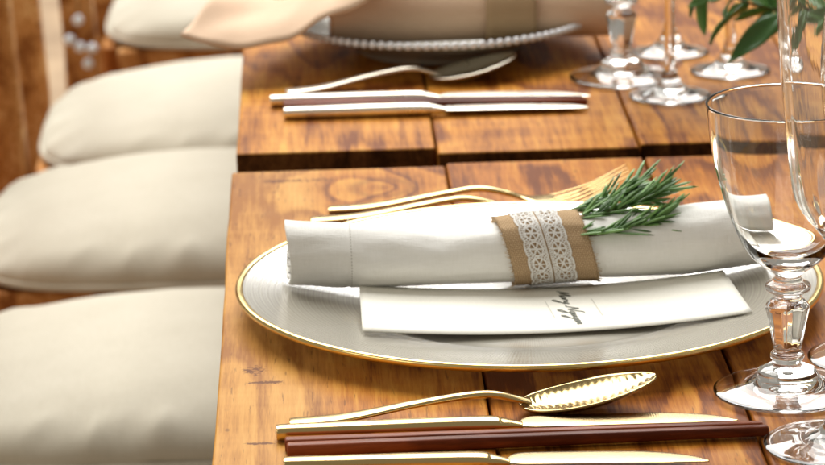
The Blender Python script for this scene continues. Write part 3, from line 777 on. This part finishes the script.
tag(obj('wine_glass', wm, None, (0.1775, -0.1210, T+0.0004)), 'clear wine glass behind the goblet, only its foot in view at the right edge', 'glass')
wm2 = wine_mesh(0.21, 0.033, 0.029, 0.11); GW = 'thin stemmed glasses on the far table'
for p, lb in (((0.1348, 0.5007), 'thin stemmed glass on the far table, nearest to the gap'),
              ((0.1500, 0.6420), 'thin stemmed glass on the far table, directly behind the nearest thin stem'),
              ((0.1870, 0.5740), 'thin stemmed glass on the far table below the green leaves')):
    tag(obj('wine_glass', wm2, None, (*p, T+0.0004)), lb, 'glass', GW)

# ------------------------------------------------------------------ far place setting
FP = (-0.0215, 0.688)
fp = thing('dinner_plate', 'blurred grey glass plate with a beaded rim on the far table', 'plate', (*FP, T+0.0002))
V, Fc = lathe(smooth_prof([(0, 0.006), (0.045, 0.006), (0.062, 0.009), (0.085, 0.0175), (0.110, 0.0245), (0.116, 0.026)], 4) + [(0.117, 0.0245)] + smooth_prof([(0.110, 0.0215), (0.085, 0.0135), (0.066, 0.005), (0.062, 0.0), (0.056, 0.0), (0.052, 0.002), (0, 0.002)], 3), 96)
obj('plate_body', mesh('plate_body', V, Fc, 'far_plate'), fp)
V, Fc = lathe([(0, -0.0029)] + [(0.0029*math.sin(a), -0.0029*math.cos(a)) for a in [math.pi*k/6 for k in range(1, 6)]] + [(0, 0.0029)], 10)
MAT['bead'] = simple('pale bead glaze', (0.80, 0.81, 0.84), 0.15).m
bm_ = mesh('bead', V, Fc, 'bead')
for k in range(108):
    a = 2*math.pi*k/108; obj('bead', bm_, fp, (0.1175*math.cos(a), 0.1175*math.sin(a), 0.0262))

pn = thing('rolled_napkin', 'peach cotton napkin rolled on the beaded plate of the far table', 'napkin', (0, 0, 0))
def pr(x, th, k):
    c, s = math.cos(th), math.sin(th)
    wx = -0.105 + x; wr = 1+0.03*mnoise.noise((x*9, c*1.2, s*1.2))
    return Vector((wx, 0.655 + 0.02*x + 0.036*c*k*wr, T + 0.0125 + 0.026 + 0.026*s*k*wr))
V, Fc = [], []; NX2, NT2 = 50, 56*2
for i in range(NX2+1):
    x = 0.215*i/NX2
    for j in range(NT2+1): V.append(pr(x, -1.8+2*math.pi*j/56, 0.62+0.38*j/NT2))
for i in range(NX2):
    for j in range(NT2):
        a = i*(NT2+1)+j; Fc.append((a, a+1, a+NT2+2, a+NT2+1))
o = obj('roll', mesh('roll', V, Fc, 'peach'), pn); md = o.modifiers.new('cloth', 'SOLIDIFY'); md.thickness = 0.0018
# loose flap flaring off towards the chairs
V, Fc = [], []; NA, NB = 40, 24
for i in range(NA+1):
    s = i/NA
    for j in range(NB+1):
        t_ = j/NB
        x = -0.214 + 0.160*s + 0.055*t_*(1-s)
        y = 0.565 + 0.150*t_ + 0.030*s
        z = 0.041 - 0.030*math.sin(math.pi*min(1.0, s*1.6))*0.35 + 0.034*s**2.0 + 0.010*math.sin(math.pi*t_)*(1-s) + 0.026*math.sin(math.pi*t_)*s + 0.005*mnoise.noise((s*5, t_*4, 2.2)) - 0.010*math.sin(math.pi*s)*(1-t_) + 0.003*math.sin(6*s+3*t_)
        V.append((x, y, T+z))
for i in range(NA):
    for j in range(NB):
        a = i*(NB+1)+j; Fc.append((a, a+1, a+NB+2, a+NB+1))
o = obj('flap', mesh('flap', V, Fc, 'peach'), pn); md = o.modifiers.new('cloth', 'SOLIDIFY'); md.thickness = 0.0018
V, Fc = [], []
for j in range(61):
    th = 2*math.pi*j/60
    for i in range(9):
        x = 0.116+0.038*i/8
        p = pr(x, th, 1.0); c = Vector((p.x, 0.655+0.02*x, T+0.0385)); V.append(c+(p-c)*1.07)
for j in range(60):
    for i in range(8):
        a = j*9+i; Fc.append((a, a+1, a+10, a+9))
me = mesh('napkin_band', V, Fc, 'burlap'); uvl = me.uv_layers.new(name='UVMap')
for p in me.polygons:
    for li in p.loop_indices:
        j, i = divmod(me.loops[li].vertex_index, 9); uvl.data[li].uv = (0.038*i/8, 0.19*j/60)
o = tag(obj('napkin_band', me), 'tan burlap band around the peach napkin on the far table', 'napkin ring'); md = o.modifiers.new('thick', 'SOLIDIFY'); md.thickness = 0.0014

spoon('pale metal spoon lying in front of the beaded plate', (-0.137, 0.5440, T+0.0003), 0.24, 'silver', 0.172, False)
knife('pale handled knife on the far table between the spoon and its chopsticks', (-0.148, 0.5080, T+0.0003), -0.02, ('silver', 'silver'), L=0.226)
knife('pale handled knife on the far table nearest to the gap', (-0.1385, 0.4690, T+0.0003), 0.0, ('silver', 'silver'), L=0.212)
GC2 = 'chopsticks on the far table'
chopstick('brown chopstick on the far table close to the rear pale knife', (-0.140, 0.4945, T+0.0003), (0.072, 0.4900, T+0.0003), 0.0040, 0.0026, GC2)
chopstick('brown chopstick on the far table, close to the front pale knife', (-0.140, 0.4845, T+0.0003), (0.074, 0.4810, T+0.0003), 0.0040, 0.0026, GC2)

# ------------------------------------------------------------------ leafy sprig from the table centre
sp = thing('leafy_sprig', 'dark green leafy sprig reaching in from the right above the goblet', 'foliage', (0.362, 0.50, T))
stem = [(0.0, 0.0, 0.003), (-0.035, -0.025, 0.026), (-0.0705, -0.04, 0.0454), (-0.1057, -0.042, 0.0593), (-0.1407, -0.04, 0.0661), (-0.1617, -0.04, 0.0709), (-0.1792, -0.04, 0.0757), (-0.1952, -0.042, 0.0847), (-0.2077, -0.045, 0.0935)]
P = cr(stem, 8); V, Fc = tube(P, [0.0017*(1-0.6*i/len(P)) for i in range(len(P))], 7); obj('stem', mesh('stem', V, Fc, 'twig'), sp)
V, Fc = [], []; LN, LW = 16, 6
for i in range(LN+1):
    s = i/LN; w = 0.15*math.sin(math.pi*min(1, s*0.97+0.03))**0.8*(1-0.25*s) + 0.004
    for j in range(LW+1):
        t_ = -1+2*j/LW; V.append((s, w*t_, 0.10*abs(t_)**1.3*w/0.155*0.6 - 0.18*s*s + 0.03*math.sin(7*s+2*t_)*abs(t_)))
for i in range(LN):
    for j in range(LW):
        a = i*(LW+1)+j; Fc.append((a, a+LW+1, a+LW+2, a+1))
lm = mesh('leaf', V, Fc, 'leaf')
rnd = random.Random(11)
def leaf(p, d, Ln, roll=0.0):
    o = obj('leaf', lm, sp, p); o.rotation_mode = 'QUATERNION'
    q_ = Vector(d).to_track_quat('X', 'Z'); from_roll = Matrix.Rotation(roll, 4, 'X').to_quaternion()
    o.rotation_quaternion = q_ @ from_roll; Ln *= 1.05; o.scale = (Ln, Ln, Ln)
    md = o.modifiers.new('thick', 'SOLIDIFY'); md.thickness = 0.012
LEAVES = [((-0.2089, -0.05, 0.0941), (-0.2117, -0.05, 0.0611)), ((-0.177, -0.04, 0.0729), (-0.2099, -0.07, 0.0625)), ((-0.1526, -0.045, 0.0683), (-0.1885, -0.07, 0.0478)), ((-0.1561, -0.04, 0.0706), (-0.1813, -0.03, 0.0652)),
          ((-0.1437, -0.042, 0.0669), (-0.1742, -0.04, 0.0486)), ((-0.1422, -0.042, 0.0664), (-0.1639, -0.03, 0.0832)), ((-0.1618, -0.038, 0.0715), (-0.1784, -0.05, 0.0887)), ((-0.1199, -0.045, 0.0624), (-0.1492, -0.07, 0.0606)),
          ((-0.1143, -0.042, 0.0613), (-0.1451, -0.06, 0.0704)), ((-0.1269, -0.04, 0.0635), (-0.1477, -0.02, 0.0787)), ((-0.0987, -0.04, 0.0564), (-0.1283, -0.06, 0.0487)), ((-0.191, -0.041, 0.0822), (-0.2045, -0.02, 0.0749)),
          ((-0.085, -0.041, 0.052), (-0.105, -0.02, 0.078)), ((-0.07, -0.04, 0.045), (-0.095, -0.075, 0.062))]
for k, (b_, t_) in enumerate(LEAVES):
    d = Vector(t_)-Vector(b_); leaf(b_, d, d.length*1.08, rnd.choice((-1, 1))*rnd.uniform(0.6, 1.25))
for k in range(14):
    p_ = P[rnd.randint(22, len(P)-3)]; d = Vector((rnd.uniform(-1, -0.1), rnd.uniform(-0.7, 0.7), rnd.uniform(-0.75, 0.8)))
    leaf(p_, d, rnd.uniform(0.024, 0.036), rnd.choice((-1, 1))*rnd.uniform(0.5, 1.25))

# ------------------------------------------------------------------ crystal strand on a chair back
MAT['crystal'] = simple('bluish crystal', (0.80, 0.86, 0.95), 0.06, Specular_IOR_Level=1.0).m
cs = thing('crystal_strand', 'strand of pale bluish crystal beads hanging by the back post of the farthest chair', 'beads', (0, 0, 0))
V, Fc = lathe([(0, -0.0068), (0.0040, -0.0052), (0.0066, -0.0018), (0.0066, 0.0018), (0.0040, 0.0052), (0, 0.0068)], 8)
cm = mesh('bead', V, Fc, 'crystal', False)
pts = [(-0.3860, -0.208), (-0.3877, -0.247), (-0.3981, -0.2704), (-0.3869, -0.2790), (-0.3731, -0.2810), (-0.3786, -0.2990)]
for k, (x, z) in enumerate(pts): obj('bead', cm, cs, (x, 2.02, T+z), 0.4*k)
V, Fc = tube([(x, 2.02, T+z) for x, z in pts], 0.0008, 6); obj('cord', mesh('cord', V, Fc, 'twig'), cs)
